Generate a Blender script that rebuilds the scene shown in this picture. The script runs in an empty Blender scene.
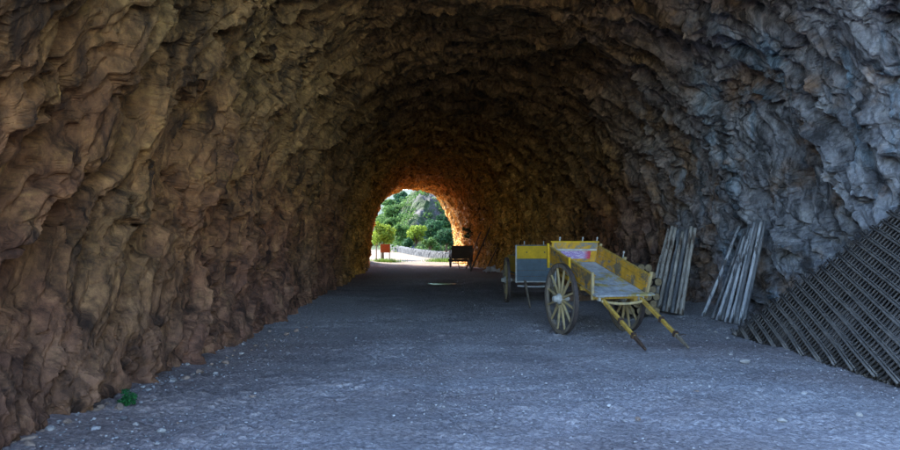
import bpy, math, random
import numpy as np
from mathutils import Vector, Matrix

random.seed(11)
RNG = np.random.default_rng(7)
scn = bpy.context.scene
col = scn.collection
PI = math.pi

# ------------------------------------------------------------------ noise
def _h(ix, iy, iz, k):
    n = (ix.astype(np.int64) * 374761393 + iy.astype(np.int64) * 668265263 +
         iz.astype(np.int64) * 2147483647 + k * 1274126177) & 0xFFFFFFFF
    n = ((n ^ (n >> 13)) * 1274126177) & 0xFFFFFFFF
    n = ((n ^ (n >> 16)) * 2246822519) & 0xFFFFFFFF
    n = n ^ (n >> 15)
    return (n & 0xFFFFFF) / float(0xFFFFFF)

def vnoise(x, y, z, k=0):
    """gradient noise in [-1,1]"""
    x = x+531.37; y = y+217.71; z = z+97.43
    x0 = np.floor(x); y0 = np.floor(y); z0 = np.floor(z)
    fx = x - x0; fy = y - y0; fz = z - z0
    ux = fx*fx*fx*(fx*(fx*6-15)+10); uy = fy*fy*fy*(fy*(fy*6-15)+10); uz = fz*fz*fz*(fz*(fz*6-15)+10)
    out = np.zeros_like(x)
    for a in (0, 1):
        for b in (0, 1):
            for c in (0, 1):
                h1 = _h(x0+a, y0+b, z0+c, k)*2*PI
                h2 = _h(x0+a, y0+b, z0+c, k+77)*2-1
                r = np.sqrt(np.maximum(0, 1-h2*h2))
                g = np.cos(h1)*r*(fx-a) + np.sin(h1)*r*(fy-b) + h2*(fz-c)
                w = (ux if a else 1-ux)*(uy if b else 1-uy)*(uz if c else 1-uz)
                out += g*w
    return out*1.5

def fbm(x, y, z, octs=4, k=0, gain=.5):
    s = np.zeros_like(x); a = 1.0; f = 1.0
    for i in range(octs):
        s += a*vnoise(x*f, y*f, z*f, k+i*13); a *= gain; f *= 2.03
    return s

def facet(u, v, k=0, tilt=1.0, jitter=.95):
    """broken-rock facets: each Voronoi cell is a tilted plane. returns value, F2-F1"""
    u = u+311.3; v = v+173.9
    iu = np.floor(u); iv = np.floor(v)
    d1 = np.full_like(u, 9.); d2 = np.full_like(u, 9.)
    val = np.zeros_like(u)
    zero = np.zeros_like(u)
    for a in (-1, 0, 1):
        for b in (-1, 0, 1):
            cx = iu+a; cy = iv+b
            px = cx + .5 + (_h(cx, cy, zero, k)-.5)*jitter
            py = cy + .5 + (_h(cx, cy, zero, k+1)-.5)*jitter
            dx = u-px; dy = v-py
            d = np.sqrt(dx*dx+dy*dy)
            hv = _h(cx, cy, zero, k+2)*2-1
            tu = _h(cx, cy, zero, k+3)*2-1; tv = _h(cx, cy, zero, k+4)*2-1
            w = hv*.6 + tilt*(tu*dx + (tv+.8)*dy)
            near = d < d1
            d2 = np.where(near, d1, np.minimum(d2, d))
            val = np.where(near, w, val)
            d1 = np.where(near, d, d1)
    return val, d2-d1

def tri(u, v, k=0, rot=0., pw=1.0):
    """fracture planes: random heights on a triangular lattice, every triangle planar. -.5...5"""
    c, sn = math.cos(rot), math.sin(rot)
    u, v = u*c-v*sn+311.3, u*sn+v*c+173.9
    F = .5*(math.sqrt(3)-1); t = (u+v)*F
    U = u+t; V = v+t; i = np.floor(U); j = np.floor(V); a = U-i; b = V-j
    zero = np.zeros_like(u)
    def H(p, q):
        h = _h(i+p, j+q, zero, k)
        return h**pw
    h00 = H(0, 0); h11 = H(1, 1)
    m = a > b
    hm = np.where(m, H(1, 0), H(0, 1))
    hi = np.where(m, a, b); lo = np.where(m, b, a)
    return h00*(1-hi)+hm*(hi-lo)+h11*lo-.5

def sstep(a, b, x):
    t = np.clip((x-a)/(b-a), 0, 1)
    return t*t*(3-2*t)

# ------------------------------------------------------------------ object helpers
def tag(o, label=None, cat=None, group=None, kind=None):
    if label: o['label'] = label
    if cat: o['category'] = cat
    if group: o['group'] = group
    if kind: o['kind'] = kind
    return o

def empty(name, loc=(0, 0, 0), rz=0):
    o = bpy.data.objects.new(name, None); col.objects.link(o)
    o.location = loc; o.rotation_euler = (0, 0, rz); o.empty_display_size = .2
    return o

def grid_mesh(name, P, mat, flat=False, parent=None, flip=False):
    """P: (R,C,3)"""
    R, C = P.shape[:2]
    me = bpy.data.meshes.new(name)
    me.vertices.add(R*C); me.vertices.foreach_set('co', P.reshape(-1).astype(np.float32))
    i = np.arange((R-1)*(C-1)); r = i//(C-1); c = i % (C-1)
    a = r*C+c
    q = np.stack([a, a+1, a+C+1, a+C], 1)
    if flip: q = q[:, ::-1]
    n = len(q)
    me.loops.add(n*4); me.loops.foreach_set('vertex_index', q.reshape(-1).astype(np.int32))
    me.polygons.add(n); me.polygons.foreach_set('loop_start', np.arange(0, n*4, 4, dtype=np.int32))
    me.polygons.foreach_set('loop_total', np.full(n, 4, dtype=np.int32))
    me.update(calc_edges=True)
    me.polygons.foreach_set('use_smooth', np.full(n, not flat))
    me.materials.append(mat)
    o = bpy.data.objects.new(name, me); col.objects.link(o)
    if parent: o.parent = parent
    return o

def raw_mesh(name, V, F, mat, smooth=False, parent=None):
    """V (N,3), F (M,k) uniform k"""
    V = np.asarray(V, dtype=np.float32); F = np.asarray(F, dtype=np.int32)
    me = bpy.data.meshes.new(name)
    me.vertices.add(len(V)); me.vertices.foreach_set('co', V.reshape(-1))
    n, k = F.shape
    me.loops.add(n*k); me.loops.foreach_set('vertex_index', F.reshape(-1))
    me.polygons.add(n); me.polygons.foreach_set('loop_start', np.arange(0, n*k, k, dtype=np.int32))
    me.polygons.foreach_set('loop_total', np.full(n, k, dtype=np.int32))
    me.update(calc_edges=True)
    me.polygons.foreach_set('use_smooth', np.full(n, smooth))
    me.materials.append(mat)
    o = bpy.data.objects.new(name, me); col.objects.link(o)
    if parent: o.parent = parent
    return o

class MB:
    def __init__(s): s.v = []; s.f = []
    def add(s, vs, fs):
        n = len(s.v); s.v += [tuple(v) for v in vs]; s.f += [tuple(i+n for i in f) for f in fs]
        return s
    def box(s, c, size, M=None, taper=1.0):
        x, y, z = [a/2 for a in size]; c = Vector(c)
        vs = []
        for dz in (-1, 1):
            t = taper if dz > 0 else 1
            for dx, dy in ((-1, -1), (1, -1), (1, 1), (-1, 1)):
                vs.append(Vector((dx*x*t, dy*y*t, dz*z)))
        if M is not None: vs = [M @ v for v in vs]
        vs = [v+c for v in vs]
        return s.add(vs, [(3, 2, 1, 0), (4, 5, 6, 7), (0, 1, 5, 4), (1, 2, 6, 5), (2, 3, 7, 6), (3, 0, 4, 7)])
    def bar(s, a, b, w, h=None, w2=None, up=(0, 0, 1)):
        """rectangular bar a->b, w across, h along up"""
        a = Vector(a); b = Vector(b); h = h or w; w2 = w if w2 is None else w2
        d = (b-a).normalized(); up = Vector(up)
        if abs(d.dot(up)) > .98: up = Vector((0, 1, 0)) if abs(d.y) < .9 else Vector((1, 0, 0))
        sd = d.cross(up).normalized(); u = sd.cross(d).normalized()
        vs = []
        for p, ww in ((a, w), (b, w2)):
            k = ww/w
            for i, j in ((-1, -1), (1, -1), (1, 1), (-1, 1)):
                vs.append(p + sd*i*ww/2 + u*j*h*k/2)
        return s.add(vs, [(3, 2, 1, 0), (4, 5, 6, 7), (0, 1, 5, 4), (1, 2, 6, 5), (2, 3, 7, 6), (3, 0, 4, 7)])
    def tube(s, pts, rs, n=8, jit=0, cap=True):
        pts = [Vector(p) for p in pts]
        if not hasattr(rs, '__len__'): rs = [rs]*len(pts)
        base = len(s.v); ref = None
        for i, p in enumerate(pts):
            d = (pts[min(i+1, len(pts)-1)]-pts[max(i-1, 0)]).normalized()
            if ref is None:
                ref = d.cross(Vector((0, 0, 1)))
                if ref.length < .05: ref = Vector((1, 0, 0))
            sd = (ref - d*ref.dot(d)).normalized(); u = d.cross(sd)
            ref = sd
            for k in range(n):
                t = 2*PI*k/n; r = rs[i]*(1+random.uniform(-jit, jit))
                s.v.append(tuple(p+sd*math.cos(t)*r+u*math.sin(t)*r))
        for i in range(len(pts)-1):
            for k in range(n):
                a = base+i*n+k; b = base+i*n+(k+1) % n
                s.f.append((a, b, b+n, a+n))
        if cap:
            s.f.append(tuple(base+k for k in range(n))[::-1])
            s.f.append(tuple(base+(len(pts)-1)*n+k for k in range(n)))
        return s
    def lathe_x(s, prof, c=(0, 0, 0), n=40):
        """closed profile [(x,r)] revolved about the X axis through c"""
        base = len(s.v); m = len(prof); c = Vector(c)
        for k in range(n):
            t = 2*PI*k/n
            for x, r in prof:
                s.v.append((c.x+x, c.y+r*math.cos(t), c.z+r*math.sin(t)))
        for k in range(n):
            for j in range(m):
                a = base+k*m+j; b = base+k*m+(j+1) % m
                a2 = base+((k+1) % n)*m+j; b2 = base+((k+1) % n)*m+(j+1) % m
                s.f.append((a, b, b2, a2))
        return s
    def xf(s, fn): s.v = [tuple(fn(Vector(v))) for v in s.v]; return s
    def build(s, name, mat, parent=None, smooth=False, bevel=0):
        me = bpy.data.meshes.new(name); me.from_pydata(s.v, [], s.f); me.update()
        me.polygons.foreach_set('use_smooth', [smooth]*len(me.polygons))
        me.materials.append(mat)
        o = bpy.data.objects.new(name, me); col.objects.link(o)
        if parent: o.parent = parent
        if bevel:
            b = o.modifiers.new('bev', 'BEVEL'); b.width = bevel; b.segments = 2; b.limit_method = 'ANGLE'
        return o

def copy_tree(o, parent=None):
    c = o.copy(); col.objects.link(c)
    if parent is not None: c.parent = parent
    for ch in [x for x in list(o.children)]: copy_tree(ch, c)
    return c

# ------------------------------------------------------------------ materials
class NT:
    def __init__(s, name, rough=.9):
        s.m = bpy.data.materials.new(name); s.m.use_nodes = True
        s.t = s.m.node_tree; s.t.nodes.clear()
        s.out = s.t.nodes.new('ShaderNodeOutputMaterial')
        s.b = s.t.nodes.new('ShaderNodeBsdfPrincipled'); s.t.links.new(s.b.outputs[0], s.out.inputs[0])
        s.b.inputs['Roughness'].default_value = rough
        s.b.inputs['Specular IOR Level'].default_value = .3
        s.tc = s.t.nodes.new('ShaderNodeTexCoord')
        s.co = s.tc.outputs['Object']
    def L(s, a, b): s.t.links.new(a, b)
    def map(s, scale=(1, 1, 1), rot=(0, 0, 0), src=None):
        n = s.t.nodes.new('ShaderNodeMapping'); n.inputs['Scale'].default_value = scale; n.inputs['Rotation'].default_value = rot
        s.L(src or s.co, n.inputs[0]); return n.outputs[0]
    def noise(s, scale, detail=6, rough=.6, vec=None, dist=0, out=0):
        n = s.t.nodes.new('ShaderNodeTexNoise'); n.inputs['Scale'].default_value = scale
        n.inputs['Detail'].default_value = detail; n.inputs['Roughness'].default_value = rough
        n.inputs['Distortion'].default_value = dist
        s.L(vec or s.co, n.inputs['Vector']); return n.outputs[out]
    def voro(s, scale, vec=None, feat='F1', out='Distance', rnd=1):
        n = s.t.nodes.new('ShaderNodeTexVoronoi'); n.feature = feat; n.inputs['Scale'].default_value = scale
        n.inputs['Randomness'].default_value = rnd
        s.L(vec or s.co, n.inputs['Vector']); return n.outputs[out]
    def ramp(s, fac, stops, interp='LINEAR'):
        n = s.t.nodes.new('ShaderNodeValToRGB'); n.color_ramp.interpolation = interp
        e = n.color_ramp.elements
        while len(e) < len(stops): e.new(.5)
        for i, (p, c) in enumerate(stops):
            e[i].position = p
            e[i].color = (c, c, c, 1) if not hasattr(c, '__len__') else (*c, 1)
        s.L(fac, n.inputs[0]); return n.outputs[0]
    def mix(s, fac, a, b, mode='MIX'):
        n = s.t.nodes.new('ShaderNodeMix'); n.data_type = 'RGBA'; n.blend_type = mode
        for v, i in ((fac, 0), (a, 6), (b, 7)):
            if hasattr(v, 'is_linked') or hasattr(v, 'links'): s.L(v, n.inputs[i])
            elif i == 0: n.inputs[0].default_value = v
            else: n.inputs[i].default_value = (*v, 1)
        return n.outputs[2]
    def math(s, op, a, b=0, clamp=False):
        n = s.t.nodes.new('ShaderNodeMath'); n.operation = op; n.use_clamp = clamp
        for v, i in ((a, 0), (b, 1)):
            if hasattr(v, 'links'): s.L(v, n.inputs[i])
            else: n.inputs[i].default_value = v
        return n.outputs[0]
    def sep(s, v=None):
        n = s.t.nodes.new('ShaderNodeSeparateXYZ'); s.L(v or s.co, n.inputs[0]); return n.outputs
    def mr(s, v, a, b, c=0, d=1):
        n = s.t.nodes.new('ShaderNodeMapRange'); s.L(v, n.inputs[0])
        for i, q in enumerate((a, b, c, d)): n.inputs[i+1].default_value = q
        return n.outputs[0]
    def color(s, c):
        if hasattr(c, 'links'): s.L(c, s.b.inputs['Base Color'])
        else: s.b.inputs['Base Color'].default_value = (*c, 1)
    def bump(s, h, strength=.5, dist=.02, prev=None):
        n = s.t.nodes.new('ShaderNodeBump'); n.inputs['Strength'].default_value = strength
        n.inputs['Distance'].default_value = dist; s.L(h, n.inputs['Height'])
        if prev: s.L(prev, n.inputs['Normal'])
        s.L(n.outputs[0], s.b.inputs['Normal']); return n.outputs[0]

def rock_material():
    n = NT('tunnel_rock', .82)
    X, Y, Z = n.sep()
    big = n.noise(.35, 4, .6)
    med = n.noise(1.9, 10, .72)
    fine = n.noise(9, 8, .7)
    # brown / ochre rock
    brown = n.ramp(med, [(.3, (.10, .034, .013)), (.45, (.215, .082, .03)), (.58, (.32, .135, .045)), (.72, (.54, .28, .075))])
    ochre = n.ramp(fine, [(.3, (.15, .07, .02)), (.7, (.42, .23, .06))])
    brown = n.mix(n.ramp(big, [(.5, 0), (.66, .6)]), brown, ochre)
    roofm = n.math('MULTIPLY', n.mr(n.math('ADD', Z, n.math('MULTIPLY', n.noise(.5, 4, .6), 3)), 3.6, 6.0), .75)  # ochre mixed in with height, put in to brighten the dim roof
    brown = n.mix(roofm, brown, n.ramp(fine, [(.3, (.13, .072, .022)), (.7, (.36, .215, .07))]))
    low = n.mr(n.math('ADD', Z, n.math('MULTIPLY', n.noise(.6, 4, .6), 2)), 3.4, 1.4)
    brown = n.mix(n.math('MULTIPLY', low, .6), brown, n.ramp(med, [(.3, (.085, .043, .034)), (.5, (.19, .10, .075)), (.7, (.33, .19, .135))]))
    # limestone grey rock of the right hand wall
    grey = n.ramp(med, [(.3, (.13, .125, .135)), (.5, (.30, .30, .31)), (.68, (.46, .45, .44))])
    greyb = n.mix(n.ramp(n.noise(.8, 6, .65), [(.5, 0), (.62, .8)]), grey, (.27, .165, .095))
    streak = n.noise(1.0, 5, .6, vec=n.map((1.2, 1.6, .22)))
    greyb = n.mix(n.ramp(streak, [(.53, 0), (.64, .65)]), greyb, (.20, .33, .42))
    greyb = n.mix(n.ramp(n.noise(.9, 4, .6, vec=n.map((1.9, 1.9, .3), (0, .1, .3))), [(.60, 0), (.68, .5)]), greyb, (.55, .54, .52))
    # where: grey on +X, brown roof and left
    jit = n.math('MULTIPLY', n.math('SUBTRACT', n.noise(.5, 5, .6), .5), 7.0)
    gx = n.mr(n.math('ADD', n.math('ADD', X, jit), n.math('MULTIPLY', Z, -.45)), 1.0, 4.4)
    gy = n.mr(n.math('ADD', Y, n.math('MULTIPLY', jit, 1.2)), 22, 14)
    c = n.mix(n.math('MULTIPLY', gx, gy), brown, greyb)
    # ochre rock, orange deepened towards the far mouth to paint in its glow
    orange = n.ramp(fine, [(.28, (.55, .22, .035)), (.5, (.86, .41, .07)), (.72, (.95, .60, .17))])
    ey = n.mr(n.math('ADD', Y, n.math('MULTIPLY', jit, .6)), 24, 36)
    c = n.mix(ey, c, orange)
    c = n.mix(.55, c, n.ramp(fine, [(.3, .55), (.6, 1.0)]), 'MULTIPLY')
    st = n.noise(1.5, 7, .68, vec=n.map((1.1, 3.2, .55), (-.4, 0, 0)))
    st2 = n.noise(5.5, 8, .75, vec=n.map((1.1, 2.6, .6), (-.4, 0, 0)))
    c = n.mix(.7, c, n.ramp(st2, [(.40, .35), (.52, 1.0), (.64, 1.3)]), 'MULTIPLY')
    c = n.mix(.9, c, n.ramp(st, [(.38, .16), (.48, .8), (.62, 1.3)]), 'MULTIPLY')
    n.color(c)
    n.L(n.ramp(med, [(.3, .6), (.7, .92)]), n.b.inputs['Roughness'])
    h = n.math('ADD', n.math('MULTIPLY', n.noise(16, 10, .8), .9), n.math('MULTIPLY', n.voro(9, vec=n.map((1, 2.0, .7), (-.4, 0, 0)), out='Color'), .55))
    b1 = n.bump(h, .7, .035)
    n.bump(n.noise(60, 6, .7), .5, .01, b1)
    return n.m

def ground_material():
    n = NT('gravel_ground', .93)
    X, Y, Z = n.sep()
    big = n.noise(.35, 5, .6, vec=n.map((.6, 1.5, 1)))
    fine = n.noise(16, 9, .8)
    grit = n.noise(55, 6, .85)
    grav = n.ramp(fine, [(.28, (.17, .152, .155)), (.5, (.375, .34, .335)), (.7, (.57, .53, .51))])
    dirt = n.ramp(fine, [(.3, (.15, .11, .10)), (.7, (.34, .26, .23))])
    m = n.ramp(big, [(.42, 0), (.6, .85)])
    # packed earth along the left wall
    lw = n.mr(n.math('ADD', X, n.math('MULTIPLY', big, 3)), 1.4, -1.4, 0, .95)
    c = n.mix(n.math('MAXIMUM', n.math('MULTIPLY', m, .6), lw), grav, dirt)
    tr = n.noise(1.0, 5, .65, vec=n.map((.45, .9, 1)), dist=.8)
    c = n.mix(.8, c, n.ramp(tr, [(.35, .72), (.52, 1.0), (.66, 1.3)]), 'MULTIPLY')
    ex = n.math('MULTIPLY', n.math('ABSOLUTE', n.math('SUBTRACT', n.math('ADD', X, n.math('MULTIPLY', Y, .45)), 7.3)), .8)
    dr = n.mr(n.math('ADD', ex, n.math('MULTIPLY', n.noise(1.3, 6, .7), 2.2)), 2.1, .9)
    c = n.mix(n.math('MULTIPLY', n.math('MULTIPLY', dr, n.mr(X, .3, 2.0)), .55), c, n.ramp(fine, [(.3, (.30, .285, .285)), (.7, (.68, .65, .64))]))
    rt = n.math('ABSOLUTE', n.math('SUBTRACT', n.math('ABSOLUTE', n.math('SUBTRACT', n.math('ADD', X, n.math('MULTIPLY', n.noise(.25, 3, .5), .9)), 1.35)), .78))
    c = n.mix(n.math('MULTIPLY', n.mr(rt, .34, .12), n.ramp(n.noise(.9, 5, .65), [(.38, .05), (.62, .5)])), c, n.ramp(fine, [(.3, (.15, .125, .12)), (.7, (.30, .26, .25))]))
    mid = n.math('MULTIPLY', n.mr(Y, 11, 15), n.mr(Y, 23, 20))  # gravel colour lightened mid-tunnel, standing in for light reaching deeper
    c = n.mix(n.math('MULTIPLY', mid, .65), c, n.ramp(fine, [(.3, (.34, .32, .31)), (.7, (.60, .57, .55))]))
    # wet dark patch
    wn = n.math('MULTIPLY', n.math('SUBTRACT', n.noise(.6, 5, .65), .5), 7)
    dx = n.math('ABSOLUTE', n.math('SUBTRACT', X, 1.0))
    dy = n.math('MULTIPLY', n.math('ABSOLUTE', n.math('SUBTRACT', Y, 24.0)), .34)
    wet = n.mr(n.math('ADD', n.math('ADD', dx, dy), wn), 4.2, 2.6)
    c = n.mix(n.math('MULTIPLY', wet, .42), c, (.05, .042, .04))
    # reddish earth near the far mouth, pale dusty track outside
    red = n.ramp(fine, [(.3, (.20, .11, .075)), (.7, (.40, .24, .16))])
    c = n.mix(n.mr(Y, 24, 33), c, red)
    pale = n.ramp(fine, [(.3, (.105, .08, .056)), (.7, (.15, .12, .09))])
    pc = n.mr(n.math('ADD', Y, n.math('MULTIPLY', big, 2)), 50.6, 52.2)
    off = n.mr(n.math('ABSOLUTE', n.math('ADD', X, 1.0)), 9, 14)
    pale = n.mix(off, pale, (.12, .13, .05))
    c = n.mix(pc, c, pale)
    peb = n.voro(34, out='Color')
    c = n.mix(.5, c, n.ramp(peb, [(.1, .45), (.8, 1.35)]), 'MULTIPLY')
    sp = n.voro(22)
    spk = n.math('MULTIPLY', n.ramp(sp, [(.10, 1), (.16, 0)]), n.ramp(n.noise(2.5, 4, .6), [(.48, 0), (.6, 1)]))
    spk = n.math('MULTIPLY', spk, n.mr(Y, 26, 18))
    c = n.mix(n.math('MULTIPLY', spk, .35), c, (.48, .46, .44))
    n.color(c)
    n.L(n.mr(wet, 0, 1, .95, .75), n.b.inputs['Roughness'])
    b1 = n.bump(n.math('ADD', fine, n.math('MULTIPLY', n.voro(28), .8)), .9, .02)
    n.bump(grit, .6, .008, b1)
    return n.m

def wood(name, paint=None, bare=((.10, .095, .09), (.30, .28, .26)), amount=.5, rough=.75, ax='x', dirt=.4, second=None, sc=1.0):
    """worn painted wood; grain along axis ax"""
    n = NT(name, rough)
    st = {'x': (1.2, 14, 14), 'y': (14, 1.2, 14), 'z': (14, 14, 1.2)}[ax]
    v = n.map(st)
    g = n.noise(1.6*sc, 8, .7, vec=v)
    c = n.ramp(g, [(.3, bare[0]), (.7, bare[1])])
    if paint:
        pc = n.mix(n.noise(3*sc, 5, .6), tuple(x*.72 for x in paint), tuple(min(1, x*1.15) for x in paint))
        wear = n.math('ADD', n.math('MULTIPLY', n.noise(5*sc, 8, .75), .6), n.math('MULTIPLY', g, .4))
        c = n.mix(n.ramp(wear, [(amount-.035, 1), (amount+.035, 0)]), c, pc)
    if second:
        c = n.mix(n.ramp(n.noise(2.4*sc, 6, .7, dist=.5), [(.52, 0), (.58, .85)]), c, second)
    c = n.mix(n.ramp(n.noise(7*sc, 8, .75), [(.35, dirt), (.6, 0)]), c, (.05, .035, .025))
    n.color(c)
    n.bump(g, .5, .006)
    return n.m

def simple(name, c1, c2, scale=8, rough=.8, metal=0, bump=.3, dist=.01):
    n = NT(name, rough)
    f = n.noise(scale, 8, .7)
    n.color(n.ramp(f, [(.3, c1), (.7, c2)]))
    n.b.inputs['Metallic'].default_value = metal
    n.bump(n.noise(scale*3, 6, .7), bump, dist)
    return n.m

def leaf_mat(name, c1, c2, sc=.9):
    n = NT(name, .8); n.b.inputs['Specular IOR Level'].default_value = .08
    g = n.t.nodes.new('ShaderNodeNewGeometry')
    f = n.math('ADD', n.math('MULTIPLY', n.noise(sc, 3, .6), .6), n.math('MULTIPLY', g.outputs['Random Per Island'], .4))
    c = n.ramp(f, [(.3, c1), (.65, c2)])
    n.color(c)
    tr = n.t.nodes.new('ShaderNodeBsdfTranslucent'); n.L(c, tr.inputs[0])
    ms = n.t.nodes.new('ShaderNodeMixShader'); ms.inputs[0].default_value = .3
    n.L(n.b.outputs[0], ms.inputs[1]); n.L(tr.outputs[0], ms.inputs[2]); n.L(ms.outputs[0], n.out.inputs[0])
    return n.m

M = {}
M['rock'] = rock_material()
M['ground'] = ground_material()
M['yellow_x'] = wood('yellow_paint_board', (.74, .40, .03), amount=.545, ax='x', second=(.22, .25, .24))
M['yellow_y'] = wood('yellow_paint_side', (.72, .37, .03), amount=.55, ax='y', second=(.14, .13, .10))
M['yellow_bar'] = wood('yellow_paint_bar', (.66, .40, .07), amount=.6, ax='y', sc=1.5, dirt=.6)
M['cream'] = wood('cream_spoke', (.56, .42, .20), bare=((.22, .17, .10), (.45, .38, .26)), amount=.55, ax='z', dirt=.3)
M['hub'] = simple('pale_hub', (.30, .28, .24), (.62, .60, .54), 10, .7)
M['rim'] = wood('grey_rim', None, bare=((.13, .095, .06), (.33, .27, .20)), ax='z', dirt=.3)
M['iron'] = simple('dark_iron', (.05, .045, .045), (.15, .11, .09), 14, .6, .5)
M['rust'] = simple('rusty_iron', (.05, .03, .022), (.14, .085, .055), 18, .8, .2)
M['bedfloor'] = wood('weathered_bed', (.50, .53, .54), bare=((.20, .21, .23), (.5, .5, .5)), amount=.52, ax='y', dirt=.45, second=(.46, .35, .07))
M['bluegrey'] = wood('bluegrey_board', (.13, .17, .19), bare=((.07, .08, .085), (.16, .16, .16)), amount=.6, ax='x', dirt=.3)
M['yellow_clean'] = wood('yellow_band', (.80, .48, .02), amount=.66, ax='x', dirt=.25)
M['darkwood'] = wood('dark_wood', None, bare=((.035, .028, .02), (.11, .08, .055)), ax='x')
M['brownwood'] = wood('brown_beam', None, bare=((.08, .05, .03), (.22, .14, .09)), ax='z')

def pole_mat(name, c1, c2, bark):
    n = NT(name, .8)
    v = n.map((1, 1, .22))
    f = n.noise(14, 7, .7, vec=v)
    c = n.ramp(f, [(.3, c1), (.65, c2)])
    c = n.mix(n.ramp(n.noise(9, 6, .7, vec=v), [(.53, 0), (.58, .9)]), c, bark)
    n.color(c); n.bump(f, .6, .01); return n.m
M['pole_a'] = pole_mat('peeled_pole', (.22, .19, .155), (.52, .47, .40), (.10, .07, .05))
M['pole_b'] = pole_mat('whitewashed_pole', (.26, .27, .28), (.62, .62, .61), (.08, .07, .065))
M['pole_c'] = pole_mat('dark_pole', (.07, .075, .08), (.20, .20, .20), (.30, .29, .28))
M['logend'] = simple('sawn_log', (.13, .09, .05), (.36, .27, .15), 10, .85)
M['bark'] = simple('log_bark', (.06, .045, .035), (.17, .13, .10), 12, .95, bump=.8)
M['mesh_iron'] = simple('weathered_mesh_bar', (.045, .04, .036), (.16, .135, .115), 9, .65, .35)
M['mesh_rung'] = simple('mesh_rung', (.10, .088, .075), (.27, .235, .20), 9, .75, .2)
M['stone'] = simple('loose_stone', (.20, .18, .165), (.50, .46, .42), 9, .9, bump=.5)
M['stonebrown'] = simple('brown_stone', (.16, .11, .085), (.36, .26, .20), 9, .9, bump=.5)
M['stonewall'] = simple('stone_wall', (.035, .04, .045), (.085, .088, .095), 2.5, .9, bump=.9, dist=.06)
M['plant'] = leaf_mat('plant_leaf', (.018, .085, .03), (.04, .18, .055), 8)
M['leaf_bright'] = leaf_mat('bright_leaf', (.10, .17, .015), (.28, .36, .05))
M['leaf_mid'] = leaf_mat('mid_leaf', (.035, .085, .02), (.12, .21, .055), .6)
M['leaf_dark'] = leaf_mat('dark_leaf', (.018, .055, .025), (.05, .12, .05), .5)
M['grass'] = leaf_mat('grass_blade', (.06, .12, .02), (.16, .25, .05))
M['hillrock'] = None

def hill_material(name, rockc1, rockc2, veg1, veg2, amt=.5, sc=.25):
    n = NT(name, .95)
    r = n.ramp(n.noise(sc*2.4, 9, .7, vec=n.map((1.6, 1.6, .6))), [(.35, rockc1), (.65, rockc2)])
    g = n.ramp(n.noise(sc*7, 7, .7), [(.35, veg1), (.65, veg2)])
    c = n.mix(n.ramp(n.noise(sc, 8, .65), [(amt-.05, 0), (amt+.05, 1)]), r, g)
    n.color(c); n.bump(n.noise(sc*6, 9, .75), 1, .5); return n.m
M['cliff'] = hill_material('cliff_rock', (.05, .045, .05), (.17, .15, .145), (.02, .04, .012), (.05, .08, .025), .46)
M['farhill'] = hill_material('far_hill', (.05, .06, .075), (.08, .09, .10), (.025, .045, .03), (.035, .06, .04), .5, .02)
M['hilltop'] = hill_material('hill_scrub', (.14, .12, .10), (.34, .30, .26), (.04, .07, .02), (.10, .13, .05), .5)

# ------------------------------------------------------------------ tunnel
YK = np.array([-8, 2, 6, 9, 12, 14, 17, 22, 30, 38, 44, 50, 54], float)
XL = np.array([-3.9, -3.5, -3.35, -3.2, -3.1, -3.05, -3.0, -2.95, -2.9, -2.95, -3.1, -3.35, -3.6])
XR = np.array([7.0, 7.2, 7.3, 7.4, 7.5, 7.4, 7.0, 6.5, 5.6, 4.9, 4.5, 3.7, 3.0])
HH = np.array([7.6, 7.4, 7.2, 7.0, 6.9, 6.8, 6.7, 6.5, 6.3, 6.15, 6.1, 5.9, 5.75])

def spline(y, K, V):
    # smooth interpolation
    a = np.interp(y-1.2, K, V); b = np.interp(y, K, V); c = np.interp(y+1.2, K, V)
    return (a+b+c)/3

def section(phi, y):
    """phi pi(left)->0(right), slightly beyond for the buried foot"""
    xl = spline(y, YK, XL); xr = spline(y, YK, XR); h = spline(y, YK, HH)
    c = (xl+xr)/2; a = (xr-xl)/2
    cp = np.cos(phi); sp = np.sin(phi)
    e = .80
    x = c + a*np.sign(cp)*np.abs(cp)**e
    z = h*np.sign(sp)*np.abs(sp)**(.80)
    return x, z

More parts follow.
